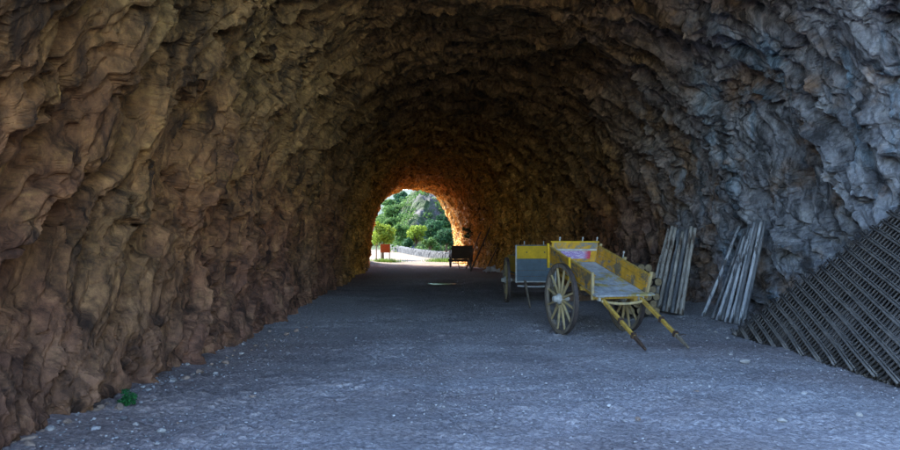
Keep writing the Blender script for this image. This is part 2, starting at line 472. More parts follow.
NPH = 1050
def make_tunnel():
    phi = np.linspace(PI+.10, -.10, NPH)
    # even arc length of a typical section
    xs, zs = section(phi, np.full_like(phi, 12.))
    arc = np.concatenate([[0], np.cumsum(np.hypot(np.diff(xs), np.diff(zs)))])
    ph = np.interp(np.linspace(0, arc[-1], NPH), arc, phi)
    xs, zs = section(ph, np.full_like(ph, 12.))
    S = np.linspace(0, arc[-1], NPH)
    rows_near = 50; rows = 1000
    g = np.geomspace(4.6, 54.0, rows)
    left = (np.cos(ph) < 0)
    # oblique mouths
    t = (1-np.cos(ph))/2      # 1 at left, 0 at right
    y0 = 1.0 + 2.0*t + 4.6*np.clip(np.sin(ph), 0, 1)**1.3
    y1 = 54.6 - .8*t
    YS = 4.6+4.2*np.clip(np.sin(ph), 0, 1)**1.3
    U = np.concatenate([np.linspace(0, 1, rows_near, endpoint=False), 1+np.arange(rows)/(rows-1)])
    Y = np.empty((len(U), NPH))
    for i, u in enumerate(U):
        if u < 1: Y[i] = y0 + (YS-y0)*u
        else:
            k = (g[min(rows-1, i-rows_near)]-4.6)/(54.0-4.6)
            Y[i] = YS+(y1-YS)*k
    PH = np.broadcast_to(ph, Y.shape); SS = np.broadcast_to(S, Y.shape)
    X, Z = section(PH, Y)
    X2, Z2 = section(PH-.01, Y)
    tx, tz = X2-X, Z2-Z; L = np.hypot(tx, tz); tx /= L; tz /= L
    nx, nz = tz, -tx          # inward for left->right traversal
    # check sign: should point to the axis
    cx = (spline(Y, YK, XL)+spline(Y, YK, XR))/2
    sgn = np.sign((cx-X)*nx+(2.0-Z)*nz); sgn = np.where(sgn[:, NPH//2:NPH//2+1] > 0, 1, -1)
    nx = nx*sgn; nz = nz*sgn
    # --- displacement
    yt = Y - .42*Z + .25*np.sin(SS*.35)
    w1 = fbm(X*.5, Y*.5, Z*.5, 3, 3); w2 = fbm(X*.5, Y*.5, Z*.5, 3, 31)
    w3 = fbm(X*2.2, Y*2.2, Z*2.2, 3, 5); w4 = fbm(X*2.2, Y*2.2, Z*2.2, 3, 9)
    u = SS + w1*.9 + w3*.03; v = yt + w2*.6 + w4*.03
    big = fbm(X*.28, yt*.45, Z*.28, 3, 21)
    f1 = tri(u/1.9, v/.75, 100, .15)
    f2 = tri(u/.85+7, v/.36, 200, -.2, .7)
    f3 = tri(u/.40+3, v/.20, 300, .3)
    f3b = tri(u/.22+3, v/.12, 330, -.35)
    rg = 1-np.abs(fbm(u*.35, v*1.3, Z*.2, 3, 55))*1.8
    d = big*.20 + f1*.46 + f2*.27 + f3*.17 + f3b*.10 + rg*.10
    ck = fbm(u*.38+3, v*1.25, Z*.15, 3, 71); d -= .20*np.exp(-np.abs(ck)/.055)*sstep(-.5, .3, w1)
    ck = fbm(u*.9+3, v*2.6, Z*.3, 3, 81); d -= .11*np.exp(-np.abs(ck)/.05)
    d += .05
    for fr, am, kk in ((1.0, .20, 0.), (2.7, .085, 5.)):
        sw = (v*fr+.5*w2+.35*np.sin(SS*.8/fr+kk)+kk) % 1.0; sw = np.where(sw < .87, sw/.87, (1-sw)/.13)
        gate = sstep(-.35, .35, fbm(u*.5*fr, v*.45*fr, Z*0, 2, 60+int(kk)))
        d += (sw-.5)*am*gate
    for stp, mixk, nz_ in ((.17, .6, w2), (.065, .5, w1)):
        q = (d+nz_*.05)/stp; fq = q-np.floor(q)
        d = d*(1-mixk)+mixk*(stp*(np.floor(q)+sstep(.40, .60, fq))-nz_*.05)
    d += .10*tri(u/.30+3, v/.15, 350, .25)+.055*tri(u/.17+8, v/.10, 360, -.4)
    d -= .10
    # calm the foot slightly, spread out towards the floor
    foot = np.clip(1-Z/1.2, 0, 1)
    d = d*(1-.25*foot) + .14*foot**2
    fade = sstep(54, 48, Y)
    d = d*(.55+.45*fade)
    # a deep vertical cleft and ledge on the right hand wall
    dxr = np.where(X > 4, 1, 0)
    cle = np.exp(-((yt-9.1+.25*np.sin(Z*1.7))/.16)**2)*sstep(3.4, 4.4, Z)*dxr
    d -= cle*.5
    rib = np.exp(-((yt-9.7+.25*np.sin(Z*1.1+1))/.30)**2)*sstep(5.2, 3.8, Z)*dxr
    d += rib*.28
    rib = np.exp(-((yt-12.2+.2*np.sin(Z*1.6+2))/.22)**2)*sstep(4.6, 3.0, Z)*dxr
    d += rib*.2
    cle = np.exp(-((yt-11.3+.2*np.sin(Z*1.9))/.20)**2)*dxr*sstep(4.2, 3.0, Z)
    d -= cle*.35
    X = X+nx*d; Z = Z+nz*d
    Y = Y + fbm(X*1.3, Y*1.3, Z*1.3, 2, 44)*.06*sstep(0, 6, Y)*fade
    P = np.stack([X, Y, Z], -1)
    # second pass: broken detail along the true surface normal
    for it in range(1):
        du = np.gradient(P, axis=1); dv = np.gradient(P, axis=0)
        nn = np.cross(du, dv); nn /= np.maximum(np.linalg.norm(nn, axis=2), 1e-9)[..., None]
        s0 = np.sign(np.sum(nn*np.stack([nx, nx*0, nz], -1), -1).mean()); nn *= s0
        px_, py_, pz_ = P[..., 0], P[..., 1], P[..., 2]
        a1 = fbm(px_*3, py_*3, pz_*3, 2, 140)*.015
        su = u+a1; sv = v-a1
        dd = (.070*tri(su/.13, sv/.085, 800, .5)+.036*tri(su/.065+9, sv/.05, 820, -.6)+.008*fbm(px_*9, py_*9, pz_*9, 3, 160))*fade
        P = P + nn*dd[..., None]
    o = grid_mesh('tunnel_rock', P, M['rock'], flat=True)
    tag(o, kind='structure')
    # unseen hill mass around the bore, built to keep light out
    step = 25
    N0 = P[0, ::step]; N1 = P[-1, ::step]
    if (NPH-1) % step: N0 = np.vstack([N0, P[0, -1]]); N1 = np.vstack([N1, P[-1, -1]])
    pc = np.interp(np.linspace(0, 1, len(N0)), np.linspace(0, 1, NPH), ph)
    cxx = 2.0
    rowsP = []
    def ring(yv, R, base, k):
        x = cxx+np.cos(pc)*R*1.7; z = np.sin(np.clip(pc, -.02, PI+.02))*R-.3
        return np.stack([x, np.broadcast_to(yv, x.shape), z], -1)
    def blend(A, B, n):
        return [A*(1-t)+B*t for t in np.linspace(0, 1, n)]
    Rn = ring(5.0, 24, 0, 0); Rn[:, 1] += Rn[:, 2]*.12-32*sstep(4, 22, Rn[:, 0]); Rf = ring(49.0, 24, 0, 0); Rm = ring(22., 30, 0, 0)  # right flank swung back past the camera, added to block sky light
    seq = blend(N0, Rn, 26)[:-1] + blend(Rn, Rm, 12)[:-1] + blend(Rm, Rf, 12)[:-1] + blend(Rf, N1, 26)
    Q = np.stack(seq)
    rr = fbm(Q[..., 0]*.25, Q[..., 1]*.25, Q[..., 2]*.25, 5, 12)
    ww = np.ones(len(seq)); ww[0] = ww[-1] = 0; ww[1] = ww[-2] = .3
    Q = Q + (rr*ww[:, None])[..., None]*np.array([.5, 1.3, .5])
    h = grid_mesh('hillside_blocker', Q, M['hilltop'], flat=True); tag(h, kind='structure')
make_tunnel()

# ------------------------------------------------------------------ ground
def gz(x, y):
    """large-scale ground height"""
    r = np.clip(y-50, 0, 45)*.030
    edge = np.clip(np.maximum(-x-2.1, x-5.6)/1.6, 0, 1)*np.where(y < 54, 1, 0)
    return r + edge**2*.14

def make_ground():
    c = np.concatenate([-np.geomspace(60, .82, 26)[:-1], np.linspace(-.82, .86, 1000), np.geomspace(.86, 60, 26)[1:]])
    ys = np.concatenate([np.linspace(-60, 4.4, 40), np.geomspace(4.5, 60, 760), np.geomspace(60, 3000, 60)[1:]])
    Y, C = np.meshgrid(ys, c, indexing='ij')
    X = C*np.maximum(Y, 6.0)
    near = sstep(60, 25, Y)
    Z = gz(X, Y)
    Z = Z + (fbm(X*.5, Y*.5, X*0, 3, 2)*.035 + fbm(X*2.5, Y*2.5, X*0, 3, 8)*.014)*sstep(75, 50, Y)
    gr, e = facet(X/.055, Y/.055, 500, .8)
    gr2, e2 = facet(X/.13, Y/.13, 600, .9)
    mask = np.clip(.55+fbm(X*.7, Y*.7, X*0, 3, 19)*.9, .1, 1)
    Z = Z + near*mask*(gr*.012+gr2*.016+np.maximum(0, fbm(X*3.1, Y*3.1, X*0, 2, 47)-.25)*.05+fbm(X*14, Y*14, X*0, 2, 41)*.006)
    # wheel ruts
    for rx, w in ((.2, .35), (1.75, .35)):
        Z = Z - .018*np.exp(-((X-rx-.25*np.sin(Y*.22))/w)**2)*sstep(55, 48, Y)
    o = grid_mesh('ground', np.stack([X, Y, Z], -1), M['ground'], flat=False)
    tag(o, kind='structure')
make_ground()
def g1(x, y): return float(gz(np.array([float(x)]), np.array([float(y)]))[0])

# puddle on the wet patch
def puddle():
    n = NT('puddle_water', .13)
    n.color((.03, .03, .03)); n.b.inputs['Specular IOR Level'].default_value = .9
    n.bump(n.noise(6, 3, .5), .05, .01)
    vs = [(0, 0, 0)]; N = 40
    for k in range(N):
        t = 2*PI*k/N; r = 1+.18*math.sin(3*t+1)+.1*math.sin(5*t)
        vs.append((math.cos(t)*.48*r, math.sin(t)*.5*r, 0))
    o = raw_mesh('puddle', vs, [(0, 1+k, 1+(k+1) % N) for k in range(N)], n.m)
    o.location = (.96, 26.3, .062)
    tag(o, kind='structure')
puddle()

# loose gravel
def ico():
    t = (1+5**.5)/2
    v = np.array([(-1, t, 0), (1, t, 0), (-1, -t, 0), (1, -t, 0), (0, -1, t), (0, 1, t), (0, -1, -t), (0, 1, -t), (t, 0, -1), (t, 0, 1), (-t, 0, -1), (-t, 0, 1)], float)
    v /= np.linalg.norm(v[0])
    f = np.array([(0, 11, 5), (0, 5, 1), (0, 1, 7), (0, 7, 10), (0, 10, 11), (1, 5, 9), (5, 11, 4), (11, 10, 2), (10, 7, 6), (7, 1, 8), (3, 9, 4), (3, 4, 2), (3, 2, 6), (3, 6, 8), (3, 8, 9), (4, 9, 5), (2, 4, 11), (6, 2, 10), (8, 6, 7), (9, 8, 1)])
    return v, f
def gravel():
    v, f = ico(); N = 30000
    y = 4.6*np.exp(RNG.random(N)*math.log(30/4.6))
    x = -3.5+RNG.random(N)*10.6
    m = fbm(x*.6, y*.6, x*0, 3, 70)
    edge = np.clip((np.abs(x-1.5)-2.6)/2.5, 0, 1)
    band = np.exp(-((y-7.6-.25*(x-2))/1.1)**2)*(x > 0)
    keep = RNG.random(N) < np.clip(.16+m*.6+edge*.7+band*.5, .04, 1)
    x = x[keep]; y = y[keep]; N = len(x)
    wallside = np.clip((np.maximum(-x-2.0, x-5.2))/.9, 0, 1)
    s = .005+.010*RNG.random(N)**2.4 + (RNG.random(N) < .01+.08*wallside)*.016*RNG.random(N) + (RNG.random(N) < .015*wallside)*.022
    sc = s[:, None]*(.7+.6*RNG.random((N, 3))); sc[:, 2] *= .65
    V = v[None]*(1+.35*(RNG.random((N, 12))-.5))[..., None]*sc[:, None, :]
    a = RNG.random(N)*2*PI; ca, sa = np.cos(a)[:, None], np.sin(a)[:, None]
    W = V.copy(); W[..., 0] = V[..., 0]*ca-V[..., 1]*sa; W[..., 1] = V[..., 0]*sa+V[..., 1]*ca
    z = gz(x, y)+fbm(x*.5, y*.5, x*0, 3, 2)*.035+fbm(x*2.5, y*2.5, x*0, 3, 8)*.014
    W += np.stack([x, y, z+s*.35], -1)[:, None, :]
    F = f[None]+(np.arange(N)*12)[:, None, None]
    n = NT('gravel_stones', .9)
    g = n.t.nodes.new('ShaderNodeNewGeometry')
    n.color(n.ramp(g.outputs['Random Per Island'], [(0, (.13, .12, .12)), (.5, (.28, .265, .26)), (.9, (.38, .36, .35)), (1, (.52, .50, .48))]))
    o = raw_mesh('gravel', W.reshape(-1, 3), F.reshape(-1, 3), n.m)
    tag(o, 'loose pale gravel scattered over the tunnel floor', 'gravel', kind='stuff')
gravel()

def rock_mesh(r, seed, sub=3):
    import bmesh
    bm = bmesh.new(); bmesh.ops.create_icosphere(bm, subdivisions=sub, radius=1)
    P = np.array([v.co for v in bm.verts])
    rs = np.random.default_rng(seed)
    for k in range(11):
        nrm = rs.normal(size=3); nrm /= np.linalg.norm(nrm); dd = .55+.3*rs.random()
        over = P@nrm-dd; P = P-np.where(over > 0, over, 0)[:, None]*nrm*.9
    P *= (1+.06*fbm(P[:, 0]*3+seed, P[:, 1]*3, P[:, 2]*3, 3, seed))[:, None]
    P *= np.array(r)
    for v, p in zip(bm.verts, P): v.co = p
    me = bpy.data.meshes.new('rock'); bm.to_mesh(me); bm.free(); return me
def px2(px, py, z=0):
    d = 700*(1.6-z)/(py-243.0); return (px-415)/700*d, d
def rock(px, py, r, seed, mat, label, group=None):
    x, y = px2(px, py)
    me = rock_mesh(r, seed); me.materials.append(M[mat])
    o = bpy.data.objects.new('rock', me); col.objects.link(o)
    o.location = (x, y, g1(x, y)+r[2]*.45); o.rotation_euler = (0, 0, seed*1.3)
    tag(o, label, 'rock', group)
rock(43, 440, (.075, .055, .035), 1, 'stonebrown', 'flat brown rock at the foot of the left wall, biggest loose one there')
rock(42, 447, (.03, .025, .018), 2, 'stone', 'small pale rock just in front of the flat brown rock')
rock(58, 428, (.035, .03, .02), 3, 'stone', 'grey rock between the flat brown rock and the green plant')
rock(110, 408, (.045, .04, .035), 4, 'stonebrown', 'brown rock resting against the wall left of the green plant')
rock(750, 365, (.09, .06, .04), 5, 'stone', 'pale flat rock on the gravel in front of the mesh panel corner')
rock(735, 357, (.05, .04, .03), 6, 'stone', 'smaller pale rock just left of the flat rock by the mesh panel')
rock(789, 425, (.05, .045, .03), 7, 'stone', 'grey rock on the gravel low in the right corner of the view')
G2 = 'rubble fallen along the foot of the left wall'
for i in range(46):
    k = random.random()**.8
    px = 20+k*300; py = 441-k*123+random.uniform(3, 14)*(1-k*.75)
    r = .014+.034*random.random()**2
    rock(px, py, (r*random.uniform(1, 1.6), r, r*random.uniform(.6, .9)), 120+i, 'stonebrown' if i % 4 else 'stone', 'brown broken stone lying in the rubble at the foot of the left wall', G2)
G3 = 'rubble fallen along the foot of the right wall'
for i in range(16):
    px = random.uniform(683, 742); py = 322+(px-683)*.24+random.uniform(-2, 6)
    r = .016+.03*random.random()**2
    rock(px, py, (r*1.3, r, r*.8), 190+i, 'stone', 'grey broken stone on the ground between the two pole bundles and the mesh', G3)
G = 'fist-sized stones scattered on the floor'
for i, (px, py) in enumerate([(100, 433), (144, 422), (169, 427), (184, 420), (131, 404), (220, 372), (238, 350), (246, 344), (205, 388), (256, 395), (165, 440), (672, 352), (700, 395), (812, 398), (870, 420), (640, 421), (300, 322), (318, 312), (272, 331), (150, 388), (193, 365)]):
    r = .02+.014*random.random()
    rock(px, py, (r*1.2, r, r*.8), 20+i, 'stone' if i % 3 else 'stonebrown', 'small loose stone lying on the gravel floor', G)

# ------------------------------------------------------------------ carts
def wheel(parent, x, r, rimm='rim', spokem='cream', hubm='hub', nsp=12, width=.06):
    b = MB(); ri = r-.075
    w = width/2
    b.lathe_x([(-w, ri), (w, ri), (w, r-.012), (-w, r-.012)], n=48)
    rim = b.build('wheel', M[rimm], parent); rim.location = (x, 0, r)
    t = MB().lathe_x([(-w-.004, r-.012), (w+.004, r-.012), (w+.004, r), (-w-.004, r)], n=48)
    t.build('tyre', M['iron'], rim)
    h = MB().lathe_x([(-.15, .001), (-.15, .045), (-.13, .055), (-.07, .062), (-.05, .092), (.05, .092), (.07, .062), (.13, .055), (.15, .045), (.15, .001)], n=20)
    h.build('hub', M[hubm], rim, smooth=False)
    for k in range(nsp):
        t = 2*PI*(k+.5)/nsp
        dy, dz = math.cos(t), math.sin(t)
        s = MB().bar((0, dy*.08, dz*.08), (0, dy*(ri+.012), dz*(ri+.012)), .040, .046, .028, up=(1, 0, 0))
        s.build('spoke', M[spokem], rim, bevel=.004)
    return rim

def poster_mat():
    n = NT('faded_print', .7)
    X, Y, Z = n.sep()
    f = n.noise(9, 7, .75, vec=n.map((1, 1, 2.6)))
    c = n.ramp(f, [(.36, (.50, .46, .55)), (.46, (.26, .12, .38)), (.54, (.60, .55, .62)), (.62, (.33, .15, .42)), (.7, (.65, .6, .6))])
    red = n.mr(n.math('ADD', X, n.math('MULTIPLY', f, .25)), .32, .42)
    c = n.mix(red, c, (.52, .07, .09)); n.color(c); return n.m
M['poster'] = poster_mat()

def near_cart():
    th = math.radians(13.5)
    t = empty('cart', (3.17, 12.32, 0), th)
    tag(t, 'weathered yellow two-wheeled cart with open bed, shafts lying on the gravel', 'cart')
    for x in (-.635, .635): wheel(t, x, .625)
    MB().box((0, 0, .625), (1.24, .09, .09)).build('axle', M['brownwood'], t, bevel=.006)
    pt = math.radians(15.1); c, s = math.cos(pt), math.sin(pt)
    def B(v): # body coords (a, f, h)
        return Vector((v.x, -v.y*c - v.z*s, 1.02 - v.y*s + v.z*c))
    # floor boards
    b = MB(); n = 7; W = .92/n
    for i in range(n):
        x = -.46+W*(i+.5); b.box((x, .09, -.012+random.uniform(-.003, .003)), (W-.006, 1.86, .028))
    b.box((.02, 1.045, .006), (1.09, .10, .03))
    b.xf(B).build('bed_floor', M['bedfloor'], t)
    b = MB()
    for f in (-.7, -.1, .5, .95): b.box((0, f, -.055), (1.0, .07, .06))
    for a in (-.30, .30): b.box((a, .1, -.12), (.07, 1.75, .07))
    b.xf(B).build('bed_frame', M['yellow_bar'], t)
    # back board
    hp = .385
    b = MB()
    for k in range(3):
        b.box((0, -.845+random.uniform(-.003, .003), .005+hp/3*(k+.5)), (.95, .026, hp/3-.005))
    bp = b.xf(B).build('back_panel', M['yellow_x'], t)
    b = MB().box((.03, -.828, .145), (.62, .006, .15)); b.xf(B).build('printed_strip', M['poster'], bp)
    b = MB().box((.0, -.845, hp+.012), (.99, .045, .022)); b.xf(B).build('top_rail', M['yellow_clean'], bp, bevel=.003)
    b = MB().box((.03, -.826, .245), (.86, .006, .035)); b.xf(B).build('pale_batten', M['hub'], bp)
    for a in (-.31, .16, .46):
        b = MB().tube([(a, -.865, .25), (a, -.865, hp+.07)], .012, 8)
        b.tube([(a, -.865, hp+.065), (a, -.865, hp+.08), (a, -.865, hp+.10)], [.013, .02, .008], 8)
        b.xf(B).build('finial', M['hub'], bp)
    # sides lean slightly outwards
    for sx in (-1, 1):
        b = MB()
        for k in range(3):
            z0, z1 = .005+.30/3*k, .005+.30/3*(k+1)-.005
            x0, x1 = sx*(.463+.12*z0), sx*(.463+.12*z1)
            vs = []
            for f in (-.83, .93):
                for (xx, zz) in ((x0, z0), (x0+sx*.022, z0), (x1+sx*.022, z1), (x1, z1)): vs.append((xx, f, zz))
            fs = [(0, 1, 2, 3), (7, 6, 5, 4), (0, 4, 5, 1), (1, 5, 6, 2), (2, 6, 7, 3), (3, 7, 4, 0)]
            b.add(vs, fs)
        sp = b.xf(B).build('side_panel', M['yellow_y'], t)
        for f in (-.83, .08, .95):
            b = MB().bar((sx*.495, f, -.10), (sx*.545, f-.02, .36), .042, .05, up=(0, 1, 0))
            b.xf(B).build('stake', M['cream' if (f > .9 or sx > 0) else 'yellow_clean'], sp, bevel=.004)
        b = MB().bar((sx*.512, -.85, .31), (sx*.512, .95, .31), .04, .022); b.xf(B).build('top_rail', M['yellow_bar'], sp)
        if sx > 0:
            b = MB().tube([(sx*.535, .0, .2), (sx*.545, .0, .42)], .011, 8).tube([(sx*.545, 0, .41), (sx*.545, 0, .43), (sx*.545, 0, .45)], [.012, .02, .008], 8)
            b.xf(B).build('finial', M['hub'], sp)
    # blocks and leaf arch between axle and bed
    for x in (-.36, .36):
        b = MB().box((x, 0, .80), (.07, .16, .27)); b.box((x, 0, .685), (.09, .5, .035)); b.box((x, 0, .715), (.08, .34, .03))
        b.build('axle_block', M['brownwood'], t)
    # shafts
    for sx, tipx in ((-1, -.345), (1, .375)):
        pts = [(sx*.35, .6, 1.03), (sx*.35, -.3, .84), (sx*.355, -.95, .685), (sx*.36, -1.5, .42), (tipx, -1.95, .185)]
        b = MB()
        for i in range(len(pts)-1):
            b.bar(pts[i], Vector(pts[i+1])+(Vector(pts[i+1])-Vector(pts[i])).normalized()*.01, .062-.004*i, .075-.006*i, .058-.004*i)
        sh = b.build('shaft', M['yellow_bar'], t, bevel=.006)
        tip = (tipx, -2.23, .045)
        MB().bar((tipx, -1.93, .196), tip, .055, .055, .03).build('iron_tip', M['rust'] if sx < 0 else M['rim'], sh, bevel=.004)
        b = MB().tube([(tipx+.01, -1.98, .2), (tipx+.05, -2.02, .215), (tipx+.10, -2.03, .21)], .012, 6)
        b.build('tug_pin', M['iron'], sh)
        for yy, zz in ((-1.9, .21), (-1.55, .395)):
            MB().box((tipx if yy < -1.8 else sx*.36, yy, zz), (.072, .05, .085), M=Matrix.Rotation(math.radians(27), 3, 'X')).build('band', M['rust'], sh)
        # iron bracket where the shaft meets the bed
        b = MB().box((sx*.37, -.93, .70), (.10, .09, .10)); b.box((sx*.43, -.90, .74), (.10, .04, .05))
        b.build('bracket', M['hub'], t, bevel=.01)
    # curved front cross bar
    pts = []
    for k in range(11):
        u = k/10*2-1; pts.append((u*.40, -1.02-.05*(1-u*u), .655-.045*(1-u*u)))
    MB().tube(pts, .024, 8).build('cross_bar', M['cream'], t, smooth=True)
    return t
near_cart()

def far_cart(loc, rz, w, top, bot, label, mats, r=.61, track=1.27, pitch=0, legs=True):
    t = empty('cart', loc, rz); tag(t, label, 'cart')
    band, board, frame, spoke, rimm = mats
    for x in (-track/2, track/2): wheel(t, x, r, rimm, spoke, spoke if spoke != 'cream' else 'hub')
    MB().box((0, 0, r), (track-.04, .085, .085)).build('axle', M[frame], t)
    H = top-bot; yb = H*.36
    f0 = -.95
    b = MB()
    for k in range(4):
        h = (H-yb)/4; b.box((0, f0+random.uniform(-.003, .003), bot+h*(k+.5)), (w, .03, h-.006))
    fp = b.build('front_board', M[board], t)
    MB().box((0, f0-.004, top-yb/2), (w, .034, yb-.01)).build('painted_band', M[band], fp)
    for a in (-.5, .5):
        MB().box((a*(w-.03), f0-.03, (top+bot)/2), (.035, .03, H+.02)).build('stile', M['hub' if band != 'darkwood' else frame], fp, bevel=.003)
    MB().box((0, f0-.03, bot+.012), (w-.04, .028, .03)).build('bottom_rail', M['hub' if band != 'darkwood' else frame], fp)
    MB().box((0, f0, top+.01), (w+.02, .045, .022)).build('top_rail', M['bluegrey' if band != 'darkwood' else frame], fp)
    for a in (-.28, .2, .5):
        MB().tube([(a*w, f0, top), (a*w, f0, top+.09), (a*w, f0, top+.12)], [.012, .012, .018], 8).build('finial', M['hub' if band != 'darkwood' else frame], fp)
    for a in (-.22, .22):
        MB().box((a*w, f0-.022, top-yb*.5), (.03, .01, .03)).build('bolt', M['iron'], fp)
    b = MB(); b.box((0, -.1, r+.2), (w-.06, 1.66, .03)); b.build('bed_floor', M[board], t)
    for a in (-.5, .5):
        b = MB()
        for k in range(2): b.box((a*(w-.02), -.1, r+.34+.22*k), (.025, 1.66, .21))
        b.build('side_panel', M[band], t)
        MB().box((a*.7, 0, r+.11), (.06, .5, .14)).build('axle_block', M[frame], t)
    MB().box((0, .74, r+.45), (w-.08, .03, .42)).build('back_board', M[board], t)
    MB().tube([(-.46*w, f0-.06, bot-.09), (0, f0-.10, bot-.115), (.48*w, f0-.06, bot-.09)], .022, 8).build('cross_bar', M['hub' if band != 'darkwood' else frame], t)
    for a in (-.28, .38):
        b = MB(); b.bar((a, -.2, r+.14), (a, f0-.02, bot+.02), .05, .06); b.bar((a, f0-.02, bot+.03), (a+.02, f0-.78, .03), .055, .055, .04)
        b.build('shaft', M[frame], t)
    return t
far_cart((3.1, 18.75, 0), math.radians(-1), 1.04, 1.53, .60, 'blue-grey cart with a yellow band, standing behind the yellow open cart',
         ('yellow_clean', 'bluegrey', 'rim', 'cream', 'rim'))
far_cart((2.93, 45.2, 0), math.radians(3), 1.35, 1.42, .42, 'dark wooden cart by the right wall at the far tunnel mouth',
         ('darkwood', 'darkwood', 'darkwood', 'darkwood', 'darkwood'), r=.5, track=1.3)

# ------------------------------------------------------------------ poles, logs, planks
ORD = ['first', 'second', 'third', 'fourth', 'fifth', 'sixth', 'seventh', 'eighth', 'ninth', 'tenth', 'eleventh']
def pole(a, b, r, mat, label, group):
    a = Vector(a); b = Vector(b); n = 9; pts = []
    off = Vector((random.uniform(-1, 1), random.uniform(-1, 1), 0))*.02
    for i in range(n):
        k = i/(n-1); pts.append(a.lerp(b, k)+off*math.sin(k*PI)+Vector((random.uniform(-1, 1), random.uniform(-1, 1), 0))*.005)
    rs = [r*(1-.22*i/(n-1))*random.uniform(.93, 1.07) for i in range(n)]
    d = (b-a)
    mb = MB().tube([p-a for p in pts], rs, 9, jit=.05)
    o = mb.build('pole', M[mat], None, smooth=True); o.location = a
    tag(o, label, 'pole', group)
    return o
# bundle beside the cart
nb = 8
for i in range(nb):
    k = i/(nb-1)
    bx, by = 652+33*k, 309+6*k
    X, Y = px2(bx, by+2)
    tx = 673+27*k+random.uniform(-1, 1); ty = 229-3*math.sin(k*9)
    Yt = Y+.30; Xt = (tx-415)/700*Yt; Zt = 1.6+(243-ty)/700*Yt
    pole((X, Y, .03+g1(X, Y)*.6), (Xt, Yt, Zt), .052, 'pole_a' if i not in (3, 5) else 'pole_c',
         '%s pole from the left in the bundle leaning just right of the cart' % ORD[i], 'poles leaning beside the cart')
# fanned bundle further right
spec = [(707, 318, 746, 226, 0.037, 'pole_b'), (717, 320, 751, 230, .033, 'pole_c'), (722, 322, 752, 236, 0.037, 'pole_b'), (727, 322, 757, 224, 0.037, 'pole_c'),
        (731, 324, 759, 228, 0.037, 'pole_b'), (736, 325, 762, 222, 0.037, 'pole_b'), (741, 326, 766, 219, .042, 'pole_c'), (745, 326, 769, 222, 0.037, 'pole_b'), (749, 326, 773, 220, .042, 'pole_c')]
for i, (bx, by, tx, ty, r, m) in enumerate(spec):
    X, Y = px2(bx, by+1.5)
    Yt = Y+.15; Xt = (tx-415)/700*Yt; Zt = 1.6+(243-ty)/700*Yt
    pole((X, Y, .03+g1(X, Y)*.6), (Xt, Yt, Zt), r, m, '%s pole from the left in the fanned bundle beside the mesh panel' % ORD[i], 'poles fanned against the right wall')

def log(x, y, z, r, L):
    t = MB(); n = 12
    pts = [(0, -L/2, 0), (0, -L/4, 0), (0, L/4, 0), (0, L/2, 0)]
    t.tube(pts, [r*random.uniform(.95, 1.05) for _ in pts], n, jit=.06, cap=False)
    o = t.build('log', M['bark'], None, smooth=True); o.location = (x, y, z); o.rotation_euler = (random.uniform(-.02, .02), random.random()*6, random.uniform(-.05, .05))
    for s in (-1, 1):
        MB().tube([(0, s*(L/2-.012), 0), (0, s*(L/2+.004), 0)], r*.93, n).build('cut_end', M['logend'], o)
    tag(o, 'sawn log in the stack behind the yellow cart', 'log', 'logs stacked behind the cart')
rr = .088
for row in range(7):
    for k in range(4 if row % 2 == 0 else 3):
        x = 4.62+k*rr*2.05+(rr if row % 2 else 0)
        if row == 6 and k > 2: continue
        log(x, 15.3, .06+rr+row*rr*1.74, rr*random.uniform(.9, 1.0), 1.1+random.uniform(-.08, .08))

def plank(a, b, w, th, label):
    a = Vector(a); b = Vector(b)
    o = MB().bar((0, 0, 0), b-a, w, th, up=(1, 0, 0)).build('plank', M['brownwood'], None); o.location = a
    tag(o, label, 'plank', 'planks leaning near the far tunnel mouth')
plank((3.2, 40.0, .02), (4.55, 41.6, 2.7), .28, .06, 'taller brown plank leaning on the wall right of the dark cart')
plank((3.15, 43.2, .02), (4.1, 43.6, 2.3), .16, .06, 'narrower brown plank leaning right behind the dark cart')
plank((3.9, 38.6, .02), (4.9, 39.3, 1.9), .24, .05, 'short brown plank leaning above the crumpled white sheet')

def crumple(x, y, w, d, h, label, k):
    R = 26
    u, v = np.meshgrid(np.linspace(-1, 1, R), np.linspace(-1, 1, R), indexing='ij')
    f, e = facet(u*2.1+k, v*2.1, 700+k, 1.2)
    z = h*np.clip(1-(u*u+v*v)*.5, 0, 1)*(.6+.5*f)+.03
    o = grid_mesh('crumpled_sheet', np.stack([u*w*(1+.2*f), v*d*(1+.2*f), z], -1), M['sheet'], flat=True)
    sm = o.modifiers.new('th', 'SOLIDIFY'); sm.thickness = .01
    o.location = (x, y, g1(x, y)); tag(o, label, 'sheet')
M['sheet'] = simple('white_sheet', (.5, .48, .46), (.75, .73, .70), 6, .7)
crumple(4.15, 37.6, .38, .5, .28, 'larger crumpled white sheet on the floor beyond the blue-grey cart', 1)
crumple(4.75, 36.5, .25, .35, .18, 'smaller crumpled white sheet nearer the wall', 5)

